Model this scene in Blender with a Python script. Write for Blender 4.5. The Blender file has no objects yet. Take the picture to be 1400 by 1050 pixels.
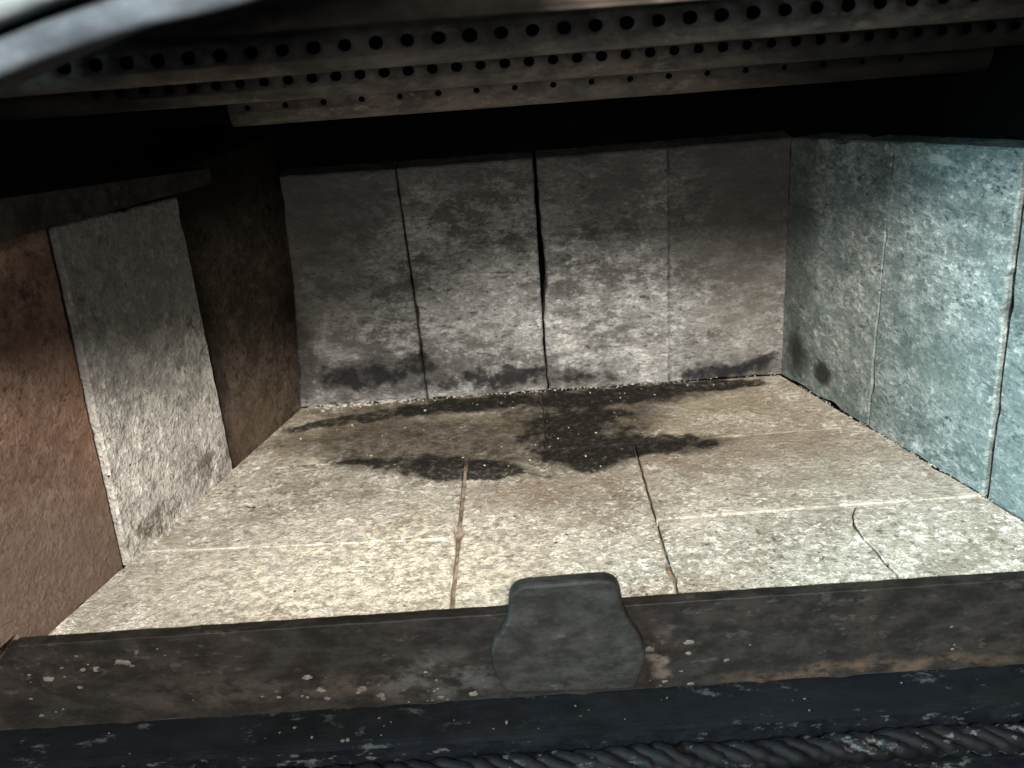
import bpy, bmesh, math, random
from mathutils import Vector, Matrix, noise as mnoise
R = math.radians
scene = bpy.context.scene
col = scene.collection
random.seed(7)

# ------------------------------------------------------------------ camera
cam_d = bpy.data.cameras.new('camera'); cam = bpy.data.objects.new('camera', cam_d)
col.objects.link(cam)
cam.location = (-0.0145, -0.636, 0.4036)
cam.rotation_euler = (R(65.647), R(3.958), R(-0.88))
cam_d.sensor_fit = 'HORIZONTAL'; cam_d.sensor_width = 36.0
cam_d.lens = 36.0 * 1400.86 / 1400.0
cam_d.clip_start = 0.01; cam_d.clip_end = 50
cam_d.dof.use_dof = True; cam_d.dof.focus_distance = 0.76; cam_d.dof.aperture_fstop = 10
scene.camera = cam

# ------------------------------------------------------------------ light
w = bpy.data.worlds.new('World'); scene.world = w; w.use_nodes = True
bg = w.node_tree.nodes['Background']
bg.inputs['Color'].default_value = (0.75, 0.85, 1.0, 1); bg.inputs['Strength'].default_value = 0.06

def area(name, loc, target, size, power, color, spread=180):
    d = bpy.data.lights.new(name, 'AREA'); o = bpy.data.objects.new(name, d); col.objects.link(o)
    d.shape = 'DISK'; d.size = size; d.energy = power; d.color = color; d.spread = R(spread)
    o.location = loc
    o.rotation_euler = (Vector(target) - Vector(loc)).to_track_quat('-Z', 'Y').to_euler()
    return o
area('work_lamp', (0.06, -1.30, 0.95), (0, 0.05, 0.0), 0.20, 70, (1.0, 0.945, 0.875))
area('fill_light', (-0.25, -1.9, 0.66), (0, 0.2, 0.1), 0.40, 9.0, (1.0, 0.97, 0.93))  # added soft fill to brighten the back wall and tubes
area('window_light', (-1.55, -0.76, 0.60), (0.28, 0.05, 0.12), 0.42, 26, (0.48, 0.85, 0.98), 90)
scene.view_settings.view_transform = 'Standard'; scene.view_settings.look = 'None'
scene.view_settings.exposure = 0.0; scene.view_settings.gamma = 1.0
scene.cycles.max_bounces = 8; scene.cycles.diffuse_bounces = 5

# ------------------------------------------------------------------ material helpers
class NT:
    def __init__(s, name):
        s.m = bpy.data.materials.new(name); s.m.use_nodes = True
        s.t = s.m.node_tree; s.N = s.t.nodes; s.L = s.t.links
        s.b = s.N['Principled BSDF']; s.b.inputs['Specular IOR Level'].default_value = 0.08
        g = s.N.new('ShaderNodeNewGeometry'); s.pos = g.outputs['Position']
    def put(s, sock, v):
        if isinstance(v, bpy.types.NodeSocket): s.L.new(v, sock)
        else: sock.default_value = v
    def math(s, op, a, b=0.0, clamp=False):
        n = s.N.new('ShaderNodeMath'); n.operation = op; n.use_clamp = clamp
        s.put(n.inputs[0], a); s.put(n.inputs[1], b); return n.outputs[0]
    def vmath(s, op, a, b=None):
        n = s.N.new('ShaderNodeVectorMath'); n.operation = op
        s.put(n.inputs[0], a)
        if b is not None:
            if op == 'SCALE': s.put(n.inputs['Scale'], b)
            else: s.put(n.inputs[1], b)
        return n.outputs['Value'] if op in ('LENGTH', 'DOT_PRODUCT') else n.outputs[0]
    def noise(s, scale, detail=4, rough=.6, vec=None, out='Fac', dist=0):
        n = s.N.new('ShaderNodeTexNoise'); s.L.new(vec or s.pos, n.inputs['Vector'])
        n.inputs['Scale'].default_value = scale; n.inputs['Detail'].default_value = detail
        n.inputs['Roughness'].default_value = rough; n.inputs['Distortion'].default_value = dist
        return n.outputs[out]
    def voronoi(s, scale, vec=None, feature='F1', rnd=1):
        n = s.N.new('ShaderNodeTexVoronoi'); n.feature = feature; s.L.new(vec or s.pos, n.inputs['Vector'])
        n.inputs['Scale'].default_value = scale; n.inputs['Randomness'].default_value = rnd
        return n.outputs['Distance']
    def rng(s, v, a, b, c=0., d=1., smooth=True):
        n = s.N.new('ShaderNodeMapRange'); n.interpolation_type = 'SMOOTHSTEP' if smooth else 'LINEAR'
        s.put(n.inputs['Value'], v)
        for k, x in zip(('From Min', 'From Max', 'To Min', 'To Max'), (a, b, c, d)): n.inputs[k].default_value = x
        return n.outputs[0]
    def mix(s, f, a, b, mode='MIX'):
        n = s.N.new('ShaderNodeMix'); n.data_type = 'RGBA'; n.blend_type = mode
        s.put(n.inputs[0], f)
        for i, v in ((6, a), (7, b)):
            if isinstance(v, tuple): v = (*v[:3], 1)
            s.put(n.inputs[i], v)
        return n.outputs[2]
    def warp(s, scale, amp, detail=4):
        c = s.noise(scale, detail, .65, out='Color')
        v = s.vmath('SUBTRACT', c, (.5, .5, .5)); v = s.vmath('SCALE', v, amp)
        return s.vmath('ADD', s.pos, v)
    def ell(s, vec, c, r, rot=(0, 0, 0), soft=.3):
        n = s.N.new('ShaderNodeMapping'); n.vector_type = 'TEXTURE'; s.L.new(vec, n.inputs['Vector'])
        n.inputs['Location'].default_value = c; n.inputs['Scale'].default_value = r; n.inputs['Rotation'].default_value = rot
        l = s.vmath('LENGTH', n.outputs[0])
        return s.rng(l, 1 + soft, 1 - soft)
    def field(s, items, lo, hi, scale=26, amp=1.5, seed=0.0):
        # ragged stain: falloff of soft ellipses plus fractal noise, thresholded
        v = s.warp(70, .010, 6)
        f = None
        for it in items:
            c, r, rot, wgt = it
            n = s.N.new('ShaderNodeMapping'); n.vector_type = 'TEXTURE'; s.L.new(v, n.inputs['Vector'])
            n.inputs['Location'].default_value = c; n.inputs['Scale'].default_value = r; n.inputs['Rotation'].default_value = (0, rot[1], rot[2]) if len(rot) == 3 else (0, 0, 0)
            q = s.math('MULTIPLY', s.rng(s.vmath('LENGTH', n.outputs[0]), 1.7, .25, 0, 1), wgt)
            f = q if f is None else s.math('MAXIMUM', f, q)
        nz = s.noise(scale, 9, .66, s.vmath('ADD', s.pos, (seed, seed * .6, seed * .3)))
        nz = s.math('MULTIPLY', s.math('SUBTRACT', nz, .5), amp)
        return s.rng(s.math('ADD', f, s.math('MULTIPLY', nz, s.rng(f, 0, .25))), lo, hi)
    def union(s, vals):
        o = vals[0]
        for v in vals[1:]: o = s.math('MAXIMUM', o, v)
        return o
    def bump(s, h, strength=.5, dist=.002, normal=None):
        n = s.N.new('ShaderNodeBump'); n.inputs['Strength'].default_value = strength; n.inputs['Distance'].default_value = dist
        s.put(n.inputs['Height'], h)
        if normal: s.L.new(normal, n.inputs['Normal'])
        return n.outputs[0]
    def finish(s, c, rough, normal=None, metal=0.0):
        if isinstance(c, tuple): c = (*c[:3], 1)
        s.put(s.b.inputs['Base Color'], c); s.put(s.b.inputs['Roughness'], rough); s.put(s.b.inputs['Metallic'], metal)
        if normal: s.L.new(normal, s.b.inputs['Normal'])
        return s.m

BIG = 10.0
def brick_base(t, dark, mid, light, fleck, fleck_amt=.5, coarse=1.0, stretch=(1, 1, 1)):
    """mottled, flaky refractory surface; returns colour and height"""
    v = t.vmath('MULTIPLY', t.pos, stretch)
    wv = t.vmath('ADD', v, t.vmath('SCALE', t.noise(60, 4, .6, v, out='Color'), .012))
    big = t.noise(13, 5, .65, v)
    med = t.noise(48, 8, .74, wv)
    gr = t.noise(125 / coarse, 6, .72, wv)
    fine = t.noise(330 / coarse, 4, .7, v)
    c = t.mix(t.rng(big, .42, .58), dark, mid)
    c = t.mix(t.rng(med, .46, .62), c, light)
    # crumbled grains: pale proud scales and the dark hollows between them
    gsel = t.math('ADD', gr, t.math('MULTIPLY', t.math('SUBTRACT', big, .5), .35))
    f = t.math('MULTIPLY', t.rng(gsel, .515, .62), t.rng(med, .34, .56))
    c = t.mix(t.math('MULTIPLY', f, fleck_amt), c, fleck)
    gr2 = t.noise(235 / coarse, 5, .75, t.vmath('ADD', wv, (2, 5, 3)))
    f2 = t.math('MULTIPLY', t.rng(gr2, .53, .60), t.rng(t.noise(34, 5, .7, v), .42, .60))
    c = t.mix(t.math('MULTIPLY', f2, fleck_amt * (1.1 if fleck_amt > .7 else .55)), c, fleck)
    c = t.mix(t.math('MULTIPLY', t.rng(gr2, .46, .38), .55), c, tuple(x * .5 for x in dark))
    hol = t.math('MULTIPLY', t.rng(gr, .455, .36), t.rng(t.noise(38, 4, .7, v), .36, .58))
    c = t.mix(t.math('MULTIPLY', hol, .88), c, tuple(x * .34 for x in dark))
    c = t.mix(t.math('MULTIPLY', t.rng(fine, .46, .36), .45), c, tuple(x * .5 for x in dark))
    hole = t.math('MULTIPLY', t.rng(t.voronoi(80, wv), .11, .06), t.rng(t.noise(27, 2, .5, v), .54, .60))
    c = t.mix(hole, c, (.028, .024, .02))
    oi = t.N.new('ShaderNodeObjectInfo').outputs['Random']
    hsv = t.N.new('ShaderNodeHueSaturation'); t.L.new(t.rng(oi, 0, 1, .86, 1.12, False), hsv.inputs['Value']); t.L.new(c, hsv.inputs['Color']); c = hsv.outputs['Color']
    h = t.math('ADD', t.math('MULTIPLY', med, .8), t.math('ADD', t.math('MULTIPLY', gr, 1.3), t.math('MULTIPLY', fine, .6)))
    h = t.math('ADD', h, t.math('MULTIPLY', f, .25))
    h = t.math('SUBTRACT', h, t.math('MULTIPLY', hole, .7))
    return c, h

def floor_mat():
    t = NT('floor_firebrick')
    c, h = brick_base(t, (.27, .245, .195), (.40, .37, .305), (.52, .485, .41), (.90, .87, .78), .85)
    # greyer towards the right hand bricks, warm brown scorch in the middle
    wv = t.warp(18, .05, 5)
    brown = t.union([t.ell(wv, (.0, .055, 0), (.075, .022, BIG), (0, 0, .1), .6),
                     t.ell(wv, (-.11, .02, 0), (.03, .006, BIG), (0, 0, .1), .6),
                     t.ell(wv, (.16, .10, 0), (.12, .03, BIG), (0, 0, -.05), .7),
                     t.ell(wv, (-.17, .185, 0), (.06, .02, BIG), (0, 0, .3), .6)])
    c = t.mix(t.math('MULTIPLY', brown, .55), c, (.20, .145, .095))
    grey = t.union([t.ell(wv, (.24, .05, 0), (.12, .06, BIG), (0, 0, 0), .7),
                    t.ell(wv, (-.25, -.03, 0), (.07, .06, BIG), (0, 0, .3), .7)])
    c = t.mix(t.math('MULTIPLY', grey, .40), c, (.26, .235, .20))
    cream = t.ell(wv, (-.13, -.035, 0), (.12, .07, BIG), (0, 0, 0), .7)
    c = t.mix(t.math('MULTIPLY', cream, t.rng(t.noise(130, 5, .72), .44, .60, .1, .8)), c, (.86, .81, .66))
    # ash powder lying along the cross joints
    ash_w = t.warp(60, .006, 4)
    a = t.union([t.ell(ash_w, (.255, .0045, 0), (.19, .0035, BIG), (0, 0, -.003), .5),
                 t.ell(ash_w, (-.27, .004, 0), (.05, .003, BIG), (0, 0, -.04), .5),
                 t.ell(ash_w, (.10, .0, 0), (.02, .02, BIG), (0, 0, 0), .6),
                 t.ell(ash_w, (.235, .1215, 0), (.03, .0018, BIG), (0, 0, .0), .6)])
    c = t.mix(t.math('MULTIPLY', a, t.rng(t.noise(38, 4, .7), .42, .62, .0, .7)), c, (.62, .58, .50))
    # soot and creosote that ran from the back wall
    film = t.ell(wv, (-.02, .200, 0), (.32, .090, BIG), (0, 0, 0), .6)
    c = t.mix(t.math('MULTIPLY', film, t.rng(t.noise(30, 6, .7), .36, .62, .40, .80)), c, (.26, .205, .135))
    dirt_shade = t.union([t.ell(t.warp(90, .004, 5), (-.115, .1216, 0), (.17, .0016, BIG), (0, 0, -.004), .6), t.ell(t.warp(90, .004, 5), (.14, .1212, 0), (.13, .0010, BIG), (0, 0, .004), .6)])
    c = t.mix(t.math('MULTIPLY', dirt_shade, t.rng(t.noise(55, 4, .7), .40, .56, 0, .9)), c, (.045, .038, .03))
    O3 = (0, 0, 0)
    sheen = t.field([((.024, .165, 0), (.070, .074, BIG), O3, 1.0), ((-.08, .150, 0), (.15, .050, BIG), (0, 0, -.1), .74),
                     ((-.02, .220, 0), (.17, .022, BIG), O3, .8), ((.10, .212, 0), (.05, .02, BIG), O3, .8),
                     ((.09, .112, 0), (.06, .016, BIG), O3, .8)], .12, .60, 26, 1.4)
    c = t.mix(t.math('MULTIPLY', sheen, t.rng(t.noise(75, 6, .72), .32, .62, .97, .66)), c, (.044, .038, .028))
    black = t.field([((.055, .115, 0), (.070, .021, BIG), (0, 0, .03), 1.0), ((.034, .097, 0), (.022, .019, BIG), O3, .95),
                     ((.128, .110, 0), (.014, .009, BIG), O3, .82), ((-.085, .102, 0), (.085, .022, BIG), (0, 0, -.22), .80),
                     ((-.045, .084, 0), (.035, .010, BIG), O3, .66), ((-.155, .121, 0), (.040, .0035, BIG), (0, 0, -.10), .8),
                     ((.150, .224, 0), (.060, .013, BIG), (0, 0, -.02), .85), ((-.17, .205, 0), (.065, .016, BIG), (0, 0, .24), .66),
                     ((-.07, .219, 0), (.090, .018, BIG), (0, 0, .07), .78), ((.05, .216, 0), (.085, .022, BIG), O3, .82),
                     ((.028, .150, 0), (.060, .066, BIG), O3, .70)], .34, .62, 34, 1.7, 3.0)
    spk = t.rng(t.noise(170, 5, .72), .50, .64)
    bl = t.math('MULTIPLY', black, t.math('SUBTRACT', .93, t.math('MULTIPLY', spk, .38)))
    c = t.mix(bl, c, (.011, .0105, .0095))
    n = t.bump(h, 1.0, .0019)
    rough = t.rng(bl, 0, 1, .92, .8)
    return t.finish(c, rough, n)

def back_mat():
    t = NT('back_firebrick')
    c, h = brick_base(t, (.095, .091, .083), (.20, .195, .183), (.29, .286, .272), (.52, .515, .495), .65, 1.0, (1, 1, 1.9))
    wv = t.warp(14, .07, 5)
    brown = t.union([t.ell(wv, (.19, .24, .12), (.05, BIG, .11), (0, 0, 0), .6),
                     t.ell(wv, (-.20, .24, .14), (.04, BIG, .1), (0, 0, 0), .7)])
    c = t.mix(t.math('MULTIPLY', brown, .5), c, (.12, .105, .088))
    # sooty upper zone of the bricks, shadow from above painted in as well
    up = t.union([t.ell(wv, (-.19, .24, .23), (.10, BIG, .085), (0, 0, 0), .5),
                  t.ell(wv, (.0, .24, .250), (.40, BIG, .065), (0, 0, 0), .6),
                  t.ell(wv, (.075, .24, .19), (.05, BIG, .03), (0, -.4, 0), .6),
                  t.ell(wv, (.20, .24, .20), (.085, BIG, .08), (0, 0, 0), .7)])
    c = t.mix(t.math('MULTIPLY', up, .76), c, (.058, .055, .049))
    O3 = (0, 0, 0)
    smoke = t.field([((-.13, .24, .026), (.11, BIG, .024), O3, .80), ((.00, .24, .012), (.10, BIG, .014), O3, .65),
                     ((.175, .24, .008), (.05, BIG, .014), O3, .75), ((-.220, .24, .05), (.014, BIG, .06), O3, .9)], .15, .85, 45, 1.6, 5.0)
    c = t.mix(t.math('MULTIPLY', smoke, .8), c, (.034, .032, .029))
    black = t.field([((-.165, .24, .026), (.050, BIG, .014), O3, .74), ((-.120, .24, .037), (.030, BIG, .014), O3, .66),
                     ((-.050, .24, .017), (.075, BIG, .012), O3, .72), ((.035, .24, .012), (.06, BIG, .007), O3, .58),
                     ((.165, .24, .006), (.040, BIG, .009), O3, .85), ((.205, .24, .016), (.026, BIG, .007), (0, -.3, 0), .7)], .32, .78, 60, 2.2, 2.0)
    c = t.mix(t.math('MULTIPLY', black, .9), c, (.012, .012, .013))
    return t.finish(c, .92, t.bump(h, .8, .0015))

def right_mat():
    t = NT('right_firebrick')
    c, h = brick_base(t, (.095, .120, .114), (.152, .183, .174), (.240, .275, .264), (.60, .62, .60), .45, 1.0, (1, 1, 1.7))  # teal in these tones paints in part of the cool light
    wv = t.warp(16, .06, 5)
    green = t.rng(t.noise(9, 4, .6), .45, .65)
    c = t.mix(t.math('MULTIPLY', green, .45), c, (.125, .160, .146))
    scar = t.union([t.ell(t.warp(80, .004), (.284, .075, .231), (.012, .012, .0035), (0, 0, 0), .3),])
    c = t.mix(t.math('MULTIPLY', scar, .45), c, (.6, .63, .6))
    spot = t.union([t.ell(t.warp(55, .016, 5), (.244, .182, .024), (.010, .012, .011), (0, 0, 0), .35),
                    t.ell(t.warp(55, .02, 5), (.231, .217, .03), (.006, .014, .022), (0, 0, 0), .7)])
    dirt_shade = t.ell(wv, (.228, .222, .12), (.016, .022, .2), (0, 0, 0), .7)  # painted shade down the back corner
    c = t.mix(t.math('MULTIPLY', dirt_shade, .6), c, (.055, .06, .055))
    c = t.mix(t.math('MULTIPLY', spot, .92), c, (.02, .02, .019))
    return t.finish(c, .9, t.bump(h, .85, .0016))

def left_mat():
    t = NT('left_pale_firebrick')
    c, h = brick_base(t, (.28, .262, .236), (.41, .388, .352), (.53, .505, .455), (.80, .77, .69), .55, 1.3)
    wv = t.warp(20, .05, 5)
    soot_shade = t.union([t.ell(wv, (-.29, .06, .23), (.2, .2, .10), (0, 0, 0), .8)])  # painted shade over the brick top, above the lamp's reach
    c = t.mix(t.math('MULTIPLY', soot_shade, .75), c, (.075, .07, .062))
    chip = t.union([t.ell(t.warp(45, .02, 5), (-.272, .100, .018), (.03, .034, .014), (-.3, 0, 0), .5),
                    t.ell(t.warp(45, .02, 5), (-.305, .020, .012), (.03, .028, .010), (0, 0, 0), .4)])
    c = t.mix(t.math('MULTIPLY', t.math('MULTIPLY', chip, t.rng(t.noise(70, 5, .7), .40, .58)), .85), c, (.085, .066, .045))
    # the lower two thirds are eroded into coarse worm-like ridges
    er = t.rng(t.math('ADD', t.math('MULTIPLY', t.noise(30, 3), .05), t.vmath('DOT_PRODUCT', t.pos, (0, .45, 1))), .17, .13)
    worm = t.noise(150, 3, .6, dist=.7)
    h = t.math('ADD', h, t.math('MULTIPLY', t.math('MULTIPLY', worm, er), 1.9))
    return t.finish(c, .92, t.bump(h, .9, .0019))

def red_mat():
    t = NT('red_firebrick')
    c, h = brick_base(t, (.105, .062, .043), (.148, .090, .064), (.185, .120, .088), (.26, .19, .15), .3, 1.4)
    wv = t.warp(20, .05, 5)
    low = t.rng(t.vmath('DOT_PRODUCT', wv, (0, .35, 1)), .13, .02)
    c = t.mix(t.math('MULTIPLY', low, .6), c, (.105, .082, .068))
    o = t.ell(wv, (-.318, -.012, .10), (.03, .018, .06), (0, 0, 0), .7)
    c = t.mix(t.math('MULTIPLY', o, .2), c, (.20, .105, .062))
    return t.finish(c, .9, t.bump(h, .8, .0018))

def brown_mat():
    t = NT('brown_smooth_brick')
    c, h = brick_base(t, (.050, .038, .028), (.078, .059, .043), (.105, .080, .059), (.20, .155, .115), .35, 1.1)
    n2 = t.noise(300, 4, .7)
    low = t.ell(t.warp(30, .02), (-.256, .15, .015), (.04, .07, .03), (0, 0, 0), .6)
    c = t.mix(t.math('MULTIPLY', low, .35), c, (.10, .062, .038))
    dk = t.union([t.ell(t.warp(14, .03, 4), (-.275, .105, .25), (.04, .048, .27), (0, 0, 0), .5), t.ell(t.warp(14, .03, 4), (-.24, .19, .25), (.08, .16, .075), (0, 0, 0), .6)])  # painted shadow: strip beside the pale brick, and the dim top
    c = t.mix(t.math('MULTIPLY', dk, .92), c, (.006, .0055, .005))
    sp = t.rng(n2, .68, .74)
    c = t.mix(t.math('MULTIPLY', sp, .35), c, (.24, .18, .12))
    return t.finish(c, .88, t.bump(h, .6, .0011))

def bed_mat():
    t = NT('joint_bed'); n = t.noise(120, 4, .7)
    c = t.mix(t.rng(n, .35, .7), (.10, .07, .045), (.34, .28, .21))
    c = t.mix(t.math('MULTIPLY', t.rng(t.vmath('DOT_PRODUCT', t.pos, (0, 1, 0)), .10, .125), .9), c, (.03, .025, .02))
    return t.finish(c, .95, t.bump(n, .6, .001))

def steel_mat(name, base, rust, rust_amt, pale, pale_amt, rough=.6, tint=None, scale=1.0, seed=0.0, soot_shade=None, crust=None):
    t = NT(name); t.b.inputs['Specular IOR Level'].default_value = .10
    v = t.vmath('ADD', t.pos, (seed, seed * .7, seed * .3))
    v = t.vmath('MULTIPLY', v, (.55, 1, 1))
    n1 = t.noise(22 * scale, 6, .65, v); n2 = t.noise(90 * scale, 6, .7, v); n3 = t.noise(300, 4, .7, v)
    c = t.mix(t.rng(n2, .35, .7), tuple(x * .6 for x in base), tuple(x * 1.5 for x in base))
    if tint: c = t.mix(t.math('MULTIPLY', t.rng(n1, .55, .42), .6), c, tint)
    c = t.mix(t.math('MULTIPLY', t.math('MULTIPLY', t.rng(n1, .50, .62), t.rng(n2, .4, .65)), rust_amt), c, rust)
    n4 = t.noise(60 * scale, 5, .75, t.vmath('ADD', v, (3, 1, 2)))
    sp = t.math('MAXIMUM', t.rng(n4, .60, .68), t.math('MULTIPLY', t.rng(t.noise(150 * scale, 4, .7, v), .56, .64), t.rng(n1, .50, .60)))
    c = t.mix(t.math('MULTIPLY', sp, pale_amt), c, pale)
    if crust:
        for e, cc, amt in crust:
            k = t.math('MULTIPLY', t.ell(t.warp(35, .03, 6), *e), t.rng(n4, .42, .58))
            c = t.mix(t.math('MULTIPLY', k, amt), c, cc)
    if soot_shade:
        c = t.mix(t.math('MULTIPLY', t.union([t.ell(t.warp(14, .10, 5), *e) for e in soot_shade]), .93), c, (.006, .0055, .005))  # blackens tube ends; on the right this is painted shadow
    h = t.math('ADD', n2, t.math('MULTIPLY', n3, .5))
    return t.finish(c, rough, t.bump(h, .4, .0012), .0)

def soot_mat():
    t = NT('sooty_black_steel'); t.b.inputs['Specular IOR Level'].default_value = 0.0; n = t.noise(60, 5, .7)
    return t.finish(t.mix(n, (.002, .002, .002), (.005, .005, .005)), .95, t.bump(n, .2, .001))

M = {}
M['floor'] = floor_mat(); M['back'] = back_mat(); M['right'] = right_mat(); M['left'] = left_mat()
M['red'] = red_mat(); M['brown'] = brown_mat(); M['bed'] = bed_mat(); M['soot_shade'] = soot_mat()
M['lip'] = steel_mat('scaled_lip_steel', (.0115, .0105, .0095), (.019, .0145, .0115), .4, (.10, .09, .08), .16, .62, crust=[
    (((.19, -.11, -.050), (.085, BIG, .006), (0, 0, 0), .6), (.070, .048, .032), .55),
    (((-.17, -.11, -.036), (.10, BIG, .012), (0, 0, 0), .7), (.055, .045, .036), .35),
    (((-.080, -.11, -.034), (.035, BIG, .016), (0, 0, 0), .6), (.060, .060, .060), .4),
    (((.058, -.11, -.03), (.006, BIG, .02), (0, 0, 0), .6), (.12, .105, .088), .5)])
M['catch'] = steel_mat('catch_plate_steel', (.0165, .0163, .0155), (.026, .022, .019), .35, (.08, .077, .07), .25, .55, seed=2)
M['ledge'] = steel_mat('blue_black_steel', (.0040, .0047, .0054), (.011, .009, .0075), .3, (.050, .056, .056), .6, .6, (.0042, .0055, .0075), scale=.55, seed=4)
M['lower'] = steel_mat('blue_black_steel_dark', (.0038, .0046, .006), (.008, .007, .006), .2, (.16, .17, .17), .25, .5, seed=6)
TB = ((.150, .130, .112), (.23, .165, .138), .6, (.36, .31, .27), .5, .8)
M['tube'] = steel_mat('brown_scaled_tube', *TB, seed=8, scale=.7, soot_shade=[((.48, 0, .3), (.24, BIG, BIG), (0, 0, 0), .5), ((-.40, .08, .31), (.13, BIG, BIG), (0, 0, 0), .6)])  # right end fades into painted shade, left end darkened too
M['tube_rear'] = steel_mat('brown_shaded_tube', *TB, seed=8, scale=.7, soot_shade=[((.42, 0, .3), (.30, BIG, BIG), (0, 0, 0), .35), ((-.36, .08, .31), (.15, BIG, BIG), (0, 0, 0), .6)])  # same painted shade, reaching further in from the right
M['header'] = steel_mat('brown_header_steel', (.060, .050, .041), (.09, .068, .053), .5, (.22, .19, .16), .2, .7, seed=9)
M['rail'] = steel_mat('brown_rail_steel', (.026, .021, .018), (.04, .03, .024), .4, (.14, .12, .1), .2, .8, seed=11)
M['rim'] = steel_mat('pale_blue_grey_steel', (.045, .052, .060), (.055, .054, .052), .3, (.08, .085, .09), .3, .75, seed=13)
M['bead'] = steel_mat('pale_grey_bead', (.12, .138, .145), (.14, .137, .13), .3, (.36, .38, .37), .6, .7, seed=15)
M['rope'] = steel_mat('charcoal_gasket_rope', (.0026, .0030, .0037), (.005, .005, .005), .3, (.10, .105, .10), .45, .7, seed=17)
M['ash'] = steel_mat('pale_ash', (.36, .335, .29), (.28, .23, .17), .5, (.55, .52, .46), .5, .95, seed=19)
M['dull_ash'] = steel_mat('dull_grey_ash', (.075, .070, .062), (.065, .05, .037), .6, (.17, .155, .14), .5, .95, seed=23)

# ------------------------------------------------------------------ object helpers
def link(name, bm, mat, parent=None, smooth=False):
    bmesh.ops.recalc_face_normals(bm, faces=bm.faces)
    me = bpy.data.meshes.new(name); bm.to_mesh(me); bm.free()
    if smooth:
        for p in me.polygons: p.use_smooth = True
    me.materials.append(mat)
    o = bpy.data.objects.new(name, me); col.objects.link(o)
    if parent:
        o.parent = parent
        o.matrix_parent_inverse = parent.matrix_world.inverted()
    return o
def tag(o, label=None, cat=None, group=None, kind=None):
    for k, v in (('label', label), ('category', cat), ('group', group), ('kind', kind)):
        if v: o[k] = v
    return o
def empty(name, loc, label, cat, group=None):
    o = bpy.data.objects.new(name, None); o.location = loc; o.empty_display_size = .02; col.objects.link(o)
    o.matrix_world = Matrix.Translation(loc)
    return tag(o, label, cat, group)

def box(bm, lo, hi, bev=0.0):
    r = bmesh.ops.create_cube(bm, size=1)
    vs = r['verts']
    for v in vs:
        v.co = Vector([(lo[i] + hi[i]) / 2 + v.co[i] * (hi[i] - lo[i]) for i in range(3)])
    if bev:
        es = {e for v in vs for e in v.link_edges}
        bmesh.ops.bevel(bm, geom=list(es), offset=bev, segments=2, affect='EDGES')

def densify(poly, step):
    out = []
    for i, a in enumerate(poly):
        b = poly[(i + 1) % len(poly)]
        n = max(1, int(round(math.dist(a, b) / step)))
        for k in range(n):
            out.append((a[0] + (b[0] - a[0]) * k / n, a[1] + (b[1] - a[1]) * k / n))
    return out

def brick_bm(poly, O, ea, eb, nrm, thick=.03, jit=.0007, bev=.0013, seed=0, chips=.0022, step=.005, lift=0.0):
    """brick slab: polygon in the (ea, eb) frame, worn uneven arrises, front face along nrm"""
    bm = bmesh.new()
    pts = densify(poly, step)
    # orientation
    A = sum(pts[i][0] * pts[(i + 1) % len(pts)][1] - pts[(i + 1) % len(pts)][0] * pts[i][1] for i in range(len(pts)))
    if A < 0: pts.reverse()
    n = len(pts); P = [Vector((x, y)) for x, y in pts]
    def inward(i):
        d = (P[(i + 1) % n] - P[i - 1]); d.normalize(); return Vector((-d.y, d.x))
    inn = [inward(i) for i in range(n)]
    rings = []
    def off(i, extra):
        q = P[i]; s = Vector((q.x * 140 + seed * 13.1, q.y * 140 + seed * 7.7, seed * 3.3))
        s2 = s * .35
        v = mnoise.noise(s) * jit
        c = max(0.0, mnoise.noise(s2 + Vector((5, 9, 2))) - .28) * chips * 3
        return q + inn[i] * (max(-.0004, v) + c + extra), c
    front, mid_, back_ = [], [], []
    for i in range(n):
        q1, c1 = off(i, bev + .0003 * random.random())
        q2, c2 = off(i, 0)
        front.append(bm.verts.new(O + ea * q1.x + eb * q1.y + nrm * lift))
        mid_.append(bm.verts.new(O + ea * q2.x + eb * q2.y + nrm * (lift - bev - c2 * .8)))
        back_.append(bm.verts.new(O + ea * q2.x + eb * q2.y - nrm * thick))
    bm.faces.new(front)
    bm.faces.new(list(reversed(back_)))
    for a, b in ((front, mid_), (mid_, back_)):
        for i in range(n):
            j = (i + 1) % n
            bm.faces.new((a[i], a[j], b[j], b[i]))
    return bm

X, Y, Z = Vector((1, 0, 0)), Vector((0, 1, 0)), Vector((0, 0, 1))

# side-wall frames: s runs from the back corner towards the door
LP, LD = Vector((-.2283, .2397, 0)), Vector((-.32204, -.94673, 0)); LN = Vector((.94673, -.32204, 0))
RP, RD = Vector((.2266, .2290, 0)), Vector((.3503, -.9366, 0)); RN = Vector((-.9366, -.3503, 0))
def wx(P, D, y): return (P + D * ((y - P.y) / D.y)).x
def lx(y): return wx(LP, LD, y)
def rx(y): return wx(RP, RD, y)

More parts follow.
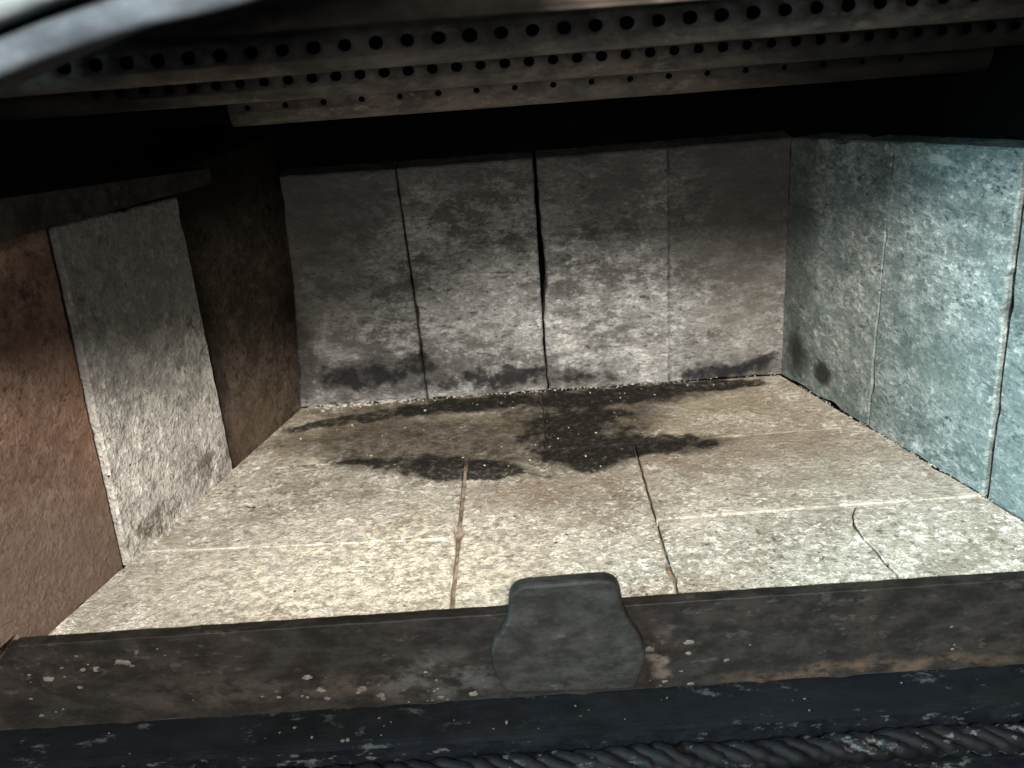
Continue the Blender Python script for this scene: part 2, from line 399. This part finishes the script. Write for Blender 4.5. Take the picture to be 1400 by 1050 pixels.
# ------------------------------------------------------------------ stove body
stove = empty('wood_stove', (0, .05, -.16), 'open black steel wood stove body around the firebrick lining', 'wood stove')
def slab(name, P, D, N, s0, s1, z0, z1, n0, n1, mat, bev=0):
    bm = bmesh.new(); box(bm, (0, 0, 0), (1, 1, 1))
    for v in bm.verts:
        s = s0 + (s1 - s0) * v.co.x; n = n0 + (n1 - n0) * v.co.y; z = z0 + (z1 - z0) * v.co.z
        v.co = P + D * s + N * n + Z * z
    if bev: bmesh.ops.bevel(bm, geom=list(bm.edges), offset=bev, segments=2, affect='EDGES')
    return link(name, bm, mat, stove)
slab('side_panel', LP, LD, LN, -.035, .386, -.05, .415, -.060, -.054, M['soot_shade'])
slab('side_panel', RP, RD, RN, -.030, .370, -.05, .415, -.056, -.050, M['soot_shade'])
bm = bmesh.new(); box(bm, (-.32, .288, -.05), (.32, .294, .415)); link('back_panel', bm, M['soot_shade'], stove)
bm = bmesh.new(); box(bm, (-.42, -.243, .4155), (.42, .30, .4215)); link('roof_panel', bm, M['soot_shade'], stove)
bm = bmesh.new(); box(bm, (-.42, -.22, .377), (.42, .286, .381)); link('baffle_plate', bm, M['soot_shade'], stove)
bm = bmesh.new(); box(bm, (-.44, -.262, .3745), (.44, -.2435, .50), .002); link('header_bar', bm, M['header'], stove)
bm = bmesh.new(); box(bm, (-.42, -.104, -.056), (.42, .30, -.0505)); link('floor_pan', bm, M['soot_shade'], stove)
# unseen jambs either side of the door opening, added to block light
bm = bmesh.new(); box(bm, (-.44, -.262, -.22), (-.383, -.128, .374), .002); link('light_block_jamb', bm, M['lower'], stove)
bm = bmesh.new(); box(bm, (.356, -.262, -.22), (.44, -.128, .374), .002); link('light_block_jamb', bm, M['lower'], stove)

# front lip: a plate with a slightly wavy, scaled upper edge
def wavy_plate(name, x0, x1, z0, z1, yf, yb, mat, amp=.0006, n=120, parent=stove):
    bm = bmesh.new(); rows = []
    for i in range(n + 1):
        x = x0 + (x1 - x0) * i / n
        jt = mnoise.noise(Vector((x * 90, z1 * 50, 3))) * amp; jb = mnoise.noise(Vector((x * 60, z0 * 70, 8))) * amp * 4
        pr = [(yb, z0 + jb), (yf, z0 + jb), (yf, z1 - .0005 + jt), (yf + .0004, z1 + jt), (yb, z1 + jt)]
        rows.append([bm.verts.new((x, y, z)) for y, z in pr])
    for a, b in zip(rows, rows[1:]):
        for k in range(5):
            bm.faces.new((a[k], a[(k + 1) % 5], b[(k + 1) % 5], b[k]))
    bm.faces.new(rows[0]); bm.faces.new(rows[-1])
    return link(name, bm, mat, parent)
lip = wavy_plate('front_lip', -.382, .351, -.0548, .0115, -.1135, -.1045, M['lip'])
for v in lip.data.vertices:                       # cut-back left corner
    if v.co.x < -.350 and v.co.z > 0: v.co.z -= min(.045, (-.350 - v.co.x) * 1.2)

# catch plate in the middle of the lip: rounded tab on a bulging body
def rounded(poly, rad, seg=6):
    out = []; n = len(poly)
    for i in range(n):
        p0, p1, p2 = Vector(poly[i - 1]), Vector(poly[i]), Vector(poly[(i + 1) % n])
        r = rad[i]
        a = (p0 - p1).normalized() * r; b = (p2 - p1).normalized() * r
        for k in range(seg + 1):
            u = k / seg
            out.append(p1 + a * (1 - u) ** 2 + b * u ** 2)
    return out
cp = [(-.0405, -.0445), (.0415, -.0475), (.0475, -.030), (.0480, -.012), (.0360, .0105), (.0325, .0385),
      (-.0330, .0375), (-.0365, .0105), (-.0490, -.006), (-.0480, -.026)]
cr = [.007, .007, .008, .010, .009, .012, .011, .008, .009, .008]
out = rounded(cp, cr)
bm = bmesh.new(); yF, yB = -.1225, -.1138
inner = []
cx = sum(p.x for p in out) / len(out); cz = sum(p.y for p in out) / len(out)
n = len(out)
f0, f1, f2 = [], [], []
for i, p in enumerate(out):
    t_ = (out[(i + 1) % n] - out[i - 1]).normalized(); nn = Vector((-t_.y, t_.x))
    q = p + nn * .0022
    f0.append(bm.verts.new((q.x, yF, q.y))); q = p + nn * .0006
    f1.append(bm.verts.new((q.x, yF + .0007, q.y)))
    f2.append(bm.verts.new((p.x, yF + .0026, p.y)))
f3 = [bm.verts.new((p.x, yB, p.y)) for p in out]
bm.faces.new(f0); bm.faces.new(f3)
for a, b in ((f0, f1), (f1, f2), (f2, f3)):
    for i in range(n):
        j = (i + 1) % n; bm.faces.new((a[i], a[j], b[j], b[i]))
link('catch_plate', bm, M['catch'], stove)

# ledge under the lip, a dark apron below and the gasket channel
bm = bmesh.new(); box(bm, (-.43, -.1385, -.068), (.43, -.1045, -.0615), .0012); link('ledge', bm, M['ledge'], stove)
wavy_plate('apron', -.43, .43, -.0895, -.0685, -.1345, -.127, M['lower'], .0004)
bm = bmesh.new(); box(bm, (-.43, -.185, -.096), (.43, -.127, -.0905), .001); link('gasket_channel', bm, M['lower'], stove)
wavy_plate('front_skirt', -.43, .43, -.22, -.0965, -.185, -.178, M['lower'], .0004)

# brick rail above the left bricks
bm = bmesh.new()
ra = [(.0835, .2335, .2455), (.30, .2525, .277), (.386, .2610, .288)]
rows = []
for s, za, zb in ra:
    rows.append([bm.verts.new(LP + LD * s + LN * n_ + Z * z) for n_, z in ((-.0535, za), (.008, za), (.008, zb), (-.0535, zb))])
for a, b in zip(rows, rows[1:]):
    for k in range(4): bm.faces.new((a[k], a[(k + 1) % 4], b[(k + 1) % 4], b[k]))
bm.faces.new(rows[0]); bm.faces.new(rows[-1])
link('brick_rail', bm, M['rail'], stove)

# arched rim at the top left of the doorway: broad band, groove, pale bead
def arch(name, pts, prof, mat, y0, y1, parent):
    """sweep: pts = centre line in x,z ; prof = (offset across, y) loop"""
    bm = bmesh.new(); rows = []
    N = len(pts)
    for i in range(N):
        a = Vector(pts[max(0, i - 1)]); b = Vector(pts[min(N - 1, i + 1)])
        t_ = (b - a).normalized(); nn = Vector((-t_.y, t_.x))
        rows.append([bm.verts.new((pts[i][0] + nn.x * o_, y_, pts[i][1] + nn.y * o_)) for o_, y_ in prof])
    k = len(prof)
    for a, b in zip(rows, rows[1:]):
        for j in range(k): bm.faces.new((a[j], a[(j + 1) % k], b[(j + 1) % k], b[j]))
    bm.faces.new(rows[0]); bm.faces.new(rows[-1])
    return link(name, bm, mat, parent, True)
def cr_spline(ctrl, n=14):
    out = []
    c = [ctrl[0]] + ctrl + [ctrl[-1]]
    for i in range(1, len(c) - 2):
        p0, p1, p2, p3 = [Vector(q) for q in c[i - 1:i + 3]]
        for k in range(n):
            u = k / n
            out.append(tuple(.5 * ((2 * p1) + (p2 - p0) * u + (2 * p0 - 5 * p1 + 4 * p2 - p3) * u * u + (3 * p1 - p0 - 3 * p2 + p3) * u ** 3)))
    out.append(tuple(ctrl[-1])); return out
edge = cr_spline([(-.26, .334), (-.20, .3575), (-.1495, .3745), (-.114, .3835), (-.078, .3892), (-.03, .402), (.01, .420), (.04, .445)])
def prof_band(o0, o1, y0, y1, r):
    return [(o0, y1), (o0, y0 + r), (o0 + r * .3, y0 + r * .3), (o0 + r, y0), (o1 - r, y0), (o1 - r * .3, y0 + r * .3), (o1, y0 + r), (o1, y1)]
rim = arch('arched_rim', edge, prof_band(0, .0090, -.352, -.2625, .0025), M['rim'], 0, 0, stove)
arch('rim_bead', edge, prof_band(.0118, .034, -.356, -.2625, .005), M['bead'], 0, 0, rim)
arch('rim_groove', edge, [(.0088, -.340), (.0120, -.340), (.0120, -.263), (.0088, -.263)], M['lower'], 0, 0, rim)

# ------------------------------------------------------------------ floor of firebricks
fb = bmesh.new()
vs = [fb.verts.new(p) for p in ((lx(.262) - .03, .262, -.0065), (rx(.262) + .03, .262, -.0065), (rx(-.104) + .03, -.104, -.0065), (lx(-.104) - .03, -.104, -.0065))]
f = fb.faces.new(vs)
r = bmesh.ops.extrude_face_region(fb, geom=[f])
for e in r['geom']:
    if isinstance(e, bmesh.types.BMVert): e.co.z = -.0495
floor = link('floor', fb, M['bed'])
tag(floor, 'pale firebrick floor of the stove with a black sooty stain', None, None, 'structure')
g = .0006
yb_, y1_, y0_, yf_ = .2375, .1215, .0045, -.1035
def L(y, k=.0008): return (lx(y) + k, y)
def Rr(y, k=.0008): return (rx(y) - k, y)
crack = [(.2185, y0_ - .001), (.2115, -.010), (.2095, -.022), (.2095, -.040), (.2130, -.055), (.2135, -.068), (.2165, -.080), (.2160, -.092), (.2185, yf_)]
floor_polys = [
    [L(yb_), (-.0020, yb_), (-.0026, y1_ + .0001), L(y1_ + .0003)],
    [(-.0008, yb_), Rr(yb_), Rr(y1_ + .0022), (-.0014, y1_ + .0001)],
    [L(y1_ - .0004), (-.0712, y1_ - .0010), (-.0728, y0_ - .0095), L(y0_ + .0008)],
    [(-.0672, y1_ - .0010), (.0702, y1_ - .0018), (.0728, yf_), (-.0722, yf_)],
    [(.0722, y1_ - .0018), Rr(y1_ + .0012), Rr(y0_), (.0730, y0_ - .003)],
    [L(y0_ - .0002), (-.0730, y0_ - .0104), (-.0752, yf_), L(yf_)],
    [(.0732, y0_ - .0038)] + [(x - .0006, y) for x, y in crack] + [(.0752, yf_)],
    [(x + .0006, y) for x, y in crack] + [Rr(yf_), Rr(y0_ - .0008)],
]
for i, poly in enumerate(floor_polys):
    link('brick', brick_bm(poly, Vector((0, 0, 0)), X, Y, Z, .006, seed=i + 1, lift=random.uniform(-.0006, .0006), jit=.0008, bev=.0006), M['floor'], floor)

# ------------------------------------------------------------------ back wall
bw = empty('back_wall', (0, .262, -.006), 'grey back wall of four upright firebricks with dark open joints', 'brick wall')
bpolys = [
    [(-.2285, -.0005), (-.1095, -.0005), (-.1110, .10), (-.1142, .2172), (-.2135, .2180), (-.2165, .12)],
    [(-.1082, -.0005), (.0042, -.0005), (.0036, .075), (.0036, .2178), (-.1132, .2172), (-.1092, .10)],
    [(.0052, -.0005), (.1187, -.0005), (.1189, .2185), (.0068, .2178), (.0068, .085), (.0052, .070)],
    [(.1190, -.0005), (.2258, -.0005), (.2252, .2195), (.1192, .2185)],
]
for i, poly in enumerate(bpolys):
    link('brick', brick_bm(poly, Vector((0, .2385, 0)), X, Z, -Y, .032, seed=20 + i, lift=[.0004, -.0004, .0005, 0][i], chips=.0018), M['back'], bw)

# ------------------------------------------------------------------ left wall
lw = empty('left_wall', tuple(LP + LD * .16 - LN * .03), 'left wall of three firebricks, reddish, pale and dark brown', 'brick wall')
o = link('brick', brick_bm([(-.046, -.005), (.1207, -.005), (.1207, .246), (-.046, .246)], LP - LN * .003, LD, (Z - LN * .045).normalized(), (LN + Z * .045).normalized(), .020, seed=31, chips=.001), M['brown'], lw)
tag(o, 'smooth dark brown brick leaning back beside the back wall')
o = link('brick', brick_bm([(.1215, -.003), (.2622, -.003), (.2500, .2475), (.1215, .2320)], LP + LN * .002, LD, Z, LN, .034, seed=32, jit=.0012, chips=.003), M['left'], lw)
tag(o, 'pale rough brick in the middle of the left wall')
o = link('brick', brick_bm([(.2645, -.005), (.3655, -.005), (.3655, .014), (.402, .014), (.402, .2615), (.2528, .2480)], LP - LN * .0012, LD, Z, LN, .030, seed=33, chips=.002), M['red'], lw)
tag(o, 'reddish brown brick nearest the door')

# ------------------------------------------------------------------ right wall
rw = empty('right_wall', tuple(RP + RD * .16 - RN * .03), 'blue-green tinted right wall of three upright firebricks', 'brick wall')
for i, poly in enumerate([
    [(-.0098, -.0005), (.1138, -.0005), (.1138, .09), (.11515, .1), (.1152, .2355), (-.0096, .2200)],
    [(.1146, -.0005), (.2400, -.0005), (.2345, .2505), (.1152, .2357), (.11515, .1), (.1146, .09)],
    [(.2424, -.004), (.366, -.004), (.366, .2660), (.2370, .2508)]]):
    link('brick', brick_bm(poly, RP + RN * [0, .0004, -.0018][i], RD, Z, RN, .032, seed=41 + i, chips=.0018), M['right'], rw)

# ------------------------------------------------------------------ perforated air tubes
def tube(name, x0, x1, yc, zc0, zc1, r, pitch, xh0, nh, rh, up, label, pins):
    """round steel tube along x with a row of real drilled holes facing the door"""
    root = empty(name, ((x0 + x1) / 2, yc, (zc0 + zc1) / 2), label, 'air tube', 'perforated air tubes under the baffle')
    bm = bmesh.new()
    def pt(x, th, rad):
        u = (x - x0) / (x1 - x0); zc = zc0 + (zc1 - zc0) * u
        rad += mnoise.noise(Vector((x * 25, th * 1.5, yc * 100))) * .0003
        return (x, yc - math.cos(th) * rad, zc + math.sin(th) * rad)
    al = R(up); hw = min(.95, (rh * 1.6) / r)
    D = 4
    # hole cells
    xs = [x0] + [xh0 - pitch / 2 + k * pitch for k in range(nh + 1)] + [x1]
    for k in range(nh):
        a, b = xs[1 + k], xs[2 + k]; xc = (a + b) / 2
        bd = []
        for j in range(D): bd.append((a + (b - a) * j / D, al - hw))
        for j in range(D): bd.append((b, al - hw + 2 * hw * j / D))
        for j in range(D): bd.append((b - (b - a) * j / D, al + hw))
        for j in range(D): bd.append((a, al + hw - 2 * hw * j / D))
        rim_, rin = [], []
        rr = rh * random.uniform(.93, 1.06)
        for x, th in bd:
            ang = math.atan2((th - al) * r / hw * (pitch / 2 / r), x - xc)
            hx, ht = xc + math.cos(ang) * rr, al + math.sin(ang) * rr / r
            rim_.append(bm.verts.new(pt(hx, ht, r))); rin.append(bm.verts.new(pt(hx, ht, r - .002)))
        ob = [bm.verts.new(pt(x, th, r)) for x, th in bd]
        n = len(bd)
        for j in range(n):
            q = (j + 1) % n
            bm.faces.new((ob[j], ob[q], rim_[q], rim_[j])); bm.faces.new((rim_[j], rim_[q], rin[q], rin[j]))
    # plain ends in the hole band, then the rest of the round
    def strip(xa, xb, t0, t1, nx, nt):
        gdt = [[bm.verts.new(pt(xa + (xb - xa) * i / nx, t0 + (t1 - t0) * j / nt, r)) for j in range(nt + 1)] for i in range(nx + 1)]
        for i in range(nx):
            for j in range(nt): bm.faces.new((gdt[i][j], gdt[i + 1][j], gdt[i + 1][j + 1], gdt[i][j + 1]))
    strip(xs[0], xs[1], al - hw, al + hw, 2, D); strip(xs[-2], xs[-1], al - hw, al + hw, 2, D)
    strip(x0, x1, al + hw, al - hw + 2 * math.pi, 40, 18)
    bmesh.ops.remove_doubles(bm, verts=bm.verts, dist=.00005)
    link('pipe', bm, M['tube'] if yc < 0 else M['tube_rear'], root, True)
    bm = bmesh.new(); ln = math.hypot(x1 - x0, zc1 - zc0) - .002
    bmesh.ops.create_cone(bm, cap_ends=True, segments=20, radius1=r - .0026, radius2=r - .0026, depth=ln)
    bmesh.ops.rotate(bm, verts=bm.verts, matrix=Matrix.Rotation(R(90) - math.atan2(zc1 - zc0, x1 - x0), 3, 'Y'))
    bmesh.ops.translate(bm, verts=bm.verts, vec=((x0 + x1) / 2, yc, (zc0 + zc1) / 2))
    link('bore_black_core', bm, M['soot_shade'], root)  # black core added inside so the drilled holes look unlit
    for xa, xb, zc in pins:
        bm = bmesh.new()
        bmesh.ops.create_cone(bm, cap_ends=True, segments=14, radius1=r * .8, radius2=r * .8, depth=abs(xb - xa))
        bmesh.ops.rotate(bm, verts=bm.verts, matrix=Matrix.Rotation(R(90), 3, 'Y'))
        bmesh.ops.translate(bm, verts=bm.verts, vec=((xa + xb) / 2, yc, zc))
        link('end_pin', bm, M['soot_shade'], root)
    return root
def lpan(y): return lx(y) - .0565
def rpan(y): return rx(y) + .0525
tube('air_tube', lpan(-.04) + .002, rpan(-.04) - .002, -.040, .3455, .3495, .0135, .01705, -.288, 35, .0041, 6,
     'front air tube with the largest holes, highest of the three', [])
tube('air_tube', lpan(.04) + .002, rpan(.04) - .002, .040, .3215, .3225, .0130, .01510, -.2711, 39, .0035, 4,
     'middle air tube with closely spaced round holes', [])
tube('air_tube', -.209, rpan(.11) - .002, .110, .2975, .2985, .0145, .0267, -.1955, 18, .0023, 0,
     'rear air tube with small widely spaced holes, lowest of the three', [(-.211, lpan(.11) + .001, .2975)])

# ------------------------------------------------------------------ gasket rope
bm = bmesh.new()
def tube_path(bm, path, rad, seg=7):
    rows = []
    for i, p in enumerate(path):
        t_ = (Vector(path[min(i + 1, len(path) - 1)]) - Vector(path[max(i - 1, 0)])).normalized()
        u = t_.cross(Z).normalized(); v = t_.cross(u)
        rows.append([bm.verts.new(Vector(p) + (u * math.cos(a) + v * math.sin(a)) * rad * (1 + .3 * mnoise.noise(Vector(p) * 180))) for a in [2 * math.pi * k / seg for k in range(seg)]])
    for a, b in zip(rows, rows[1:]):
        for k in range(seg): bm.faces.new((a[k], a[(k + 1) % seg], b[(k + 1) % seg], b[k]))
    bm.faces.new(rows[0]); bm.faces.new(rows[-1])
gy, gz = -.1500, -.0805
for ph in range(4):
    path = []
    for i in range(521):
        x = -.425 + .85 * i / 520
        a = x / .062 * 2 * math.pi + ph * math.pi / 2 + mnoise.noise(Vector((x * 22, 4, ph))) * .9
        rr = .0055 * (1 + .35 * mnoise.noise(Vector((x * 40, 9, ph))))
        wob = mnoise.noise(Vector((x * 12, 1, 0))) * .002
        path.append((x, gy + math.cos(a) * rr + wob, gz + math.sin(a) * rr * .8 + wob * .3))
    tube_path(bm, path, .0048)
rope = link('gasket_rope', bm, M['rope'], None, True)
tag(rope, 'twisted charcoal gasket rope along the bottom edge below the ledge', 'rope')

# ------------------------------------------------------------------ ash: flakes and ridge
def flake(bm, c, s, flat=.5):
    r = bmesh.ops.create_icosphere(bm, subdivisions=1, radius=s)
    rot = Matrix.Rotation(random.uniform(0, 6.3), 3, 'Z') @ Matrix.Rotation(random.uniform(-.4, .4), 3, 'X')
    k = (random.uniform(.7, 1.6), random.uniform(.6, 1.1), flat * random.uniform(.6, 1.2))
    for v in r['verts']:
        q = Vector((v.co.x * k[0], v.co.y * k[1], v.co.z * k[2])) * random.uniform(.75, 1.2)
        v.co = Vector(c) + rot @ q
bm = bmesh.new()
for i in range(50):
    x = random.uniform(-.40, .36)
    d = mnoise.noise(Vector((x * 14, 2, 5)))
    if d < -.12: continue
    flake(bm, (x, random.uniform(-.137, -.115), -.0608), random.choice((.0004, .0006, .0008, .0013)) , .45)
for cx_, cz_, sx, sz_, num in ((-.275, -.004, .012, .005, 12), (-.325, -.012, .020, .008, 10), (-.345, -.045, .02, .006, 8), (-.17, -.040, .035, .007, 16),
                               (-.09, -.042, .02, .008, 14), (.058, -.040, .008, .007, 8), (.24, -.030, .012, .006, 3), (.10, -.035, .02, .01, 6)):
    for k in range(num):
        x = random.gauss(cx_, sx); z = min(.007, max(-.053, random.gauss(cz_, sz_)))
        if abs(x) < .051 or x < -.348: continue
        sz = random.choice((.0004, .0006, .0008, .0012, .0019))
        rr_ = bmesh.ops.create_icosphere(bm, subdivisions=2, radius=sz)
        for v in rr_['verts']:
            q = v.co * (1 + .9 * mnoise.noise(v.co * 900 + Vector((x * 999, 0, z * 999))))
            v.co = Vector((x, -.1137, z)) + Vector((q.x * 1.5, q.y * .3, q.z * .9))
o = link('ash_flakes', bm, M['dull_ash']); tag(o, 'pale ash flakes stuck to the dark lip and ledge', 'ash', None, 'stuff')
bm = bmesh.new()
for i in range(420):
    x = random.uniform(-.222, .13) if random.random() < .8 else random.uniform(-.22, .22)
    hgt = .5 + .5 * mnoise.noise(Vector((x * 22, 7, 1)))
    flake(bm, (x, .2385 - .0012 - abs(random.gauss(0, .0035)) * (1.4 if x < -.1 else .6), .0006 + random.random() * .002 * hgt), random.choice((.0005, .0007, .001, .0016)) * (1.4 if x < -.12 else .6), .6)
for i in range(260):
    side = random.random() < .5
    P, D, N = (LP, LD, LN) if side else (RP, RD, RN)
    s = random.uniform(.125, .30) if side else random.uniform(.02, .25)
    q = P + D * s + N * (.004 * side + abs(random.gauss(0, .0015)))
    flake(bm, (q.x, q.y, .0005), random.choice((.0004, .0005, .0008)), .6)
for i in range(300):
    y = random.uniform(-.10, .23); x = random.uniform(lx(y) + .01, rx(y) - .01)
    flake(bm, (x, y, .0006), random.choice((.0004, .0005, .0007, .0010)), .5)
o = link('ash_crumbs', bm, M['ash']); tag(o, 'pale ash crumbs lying along the foot of the firebrick walls', 'ash', None, 'stuff')
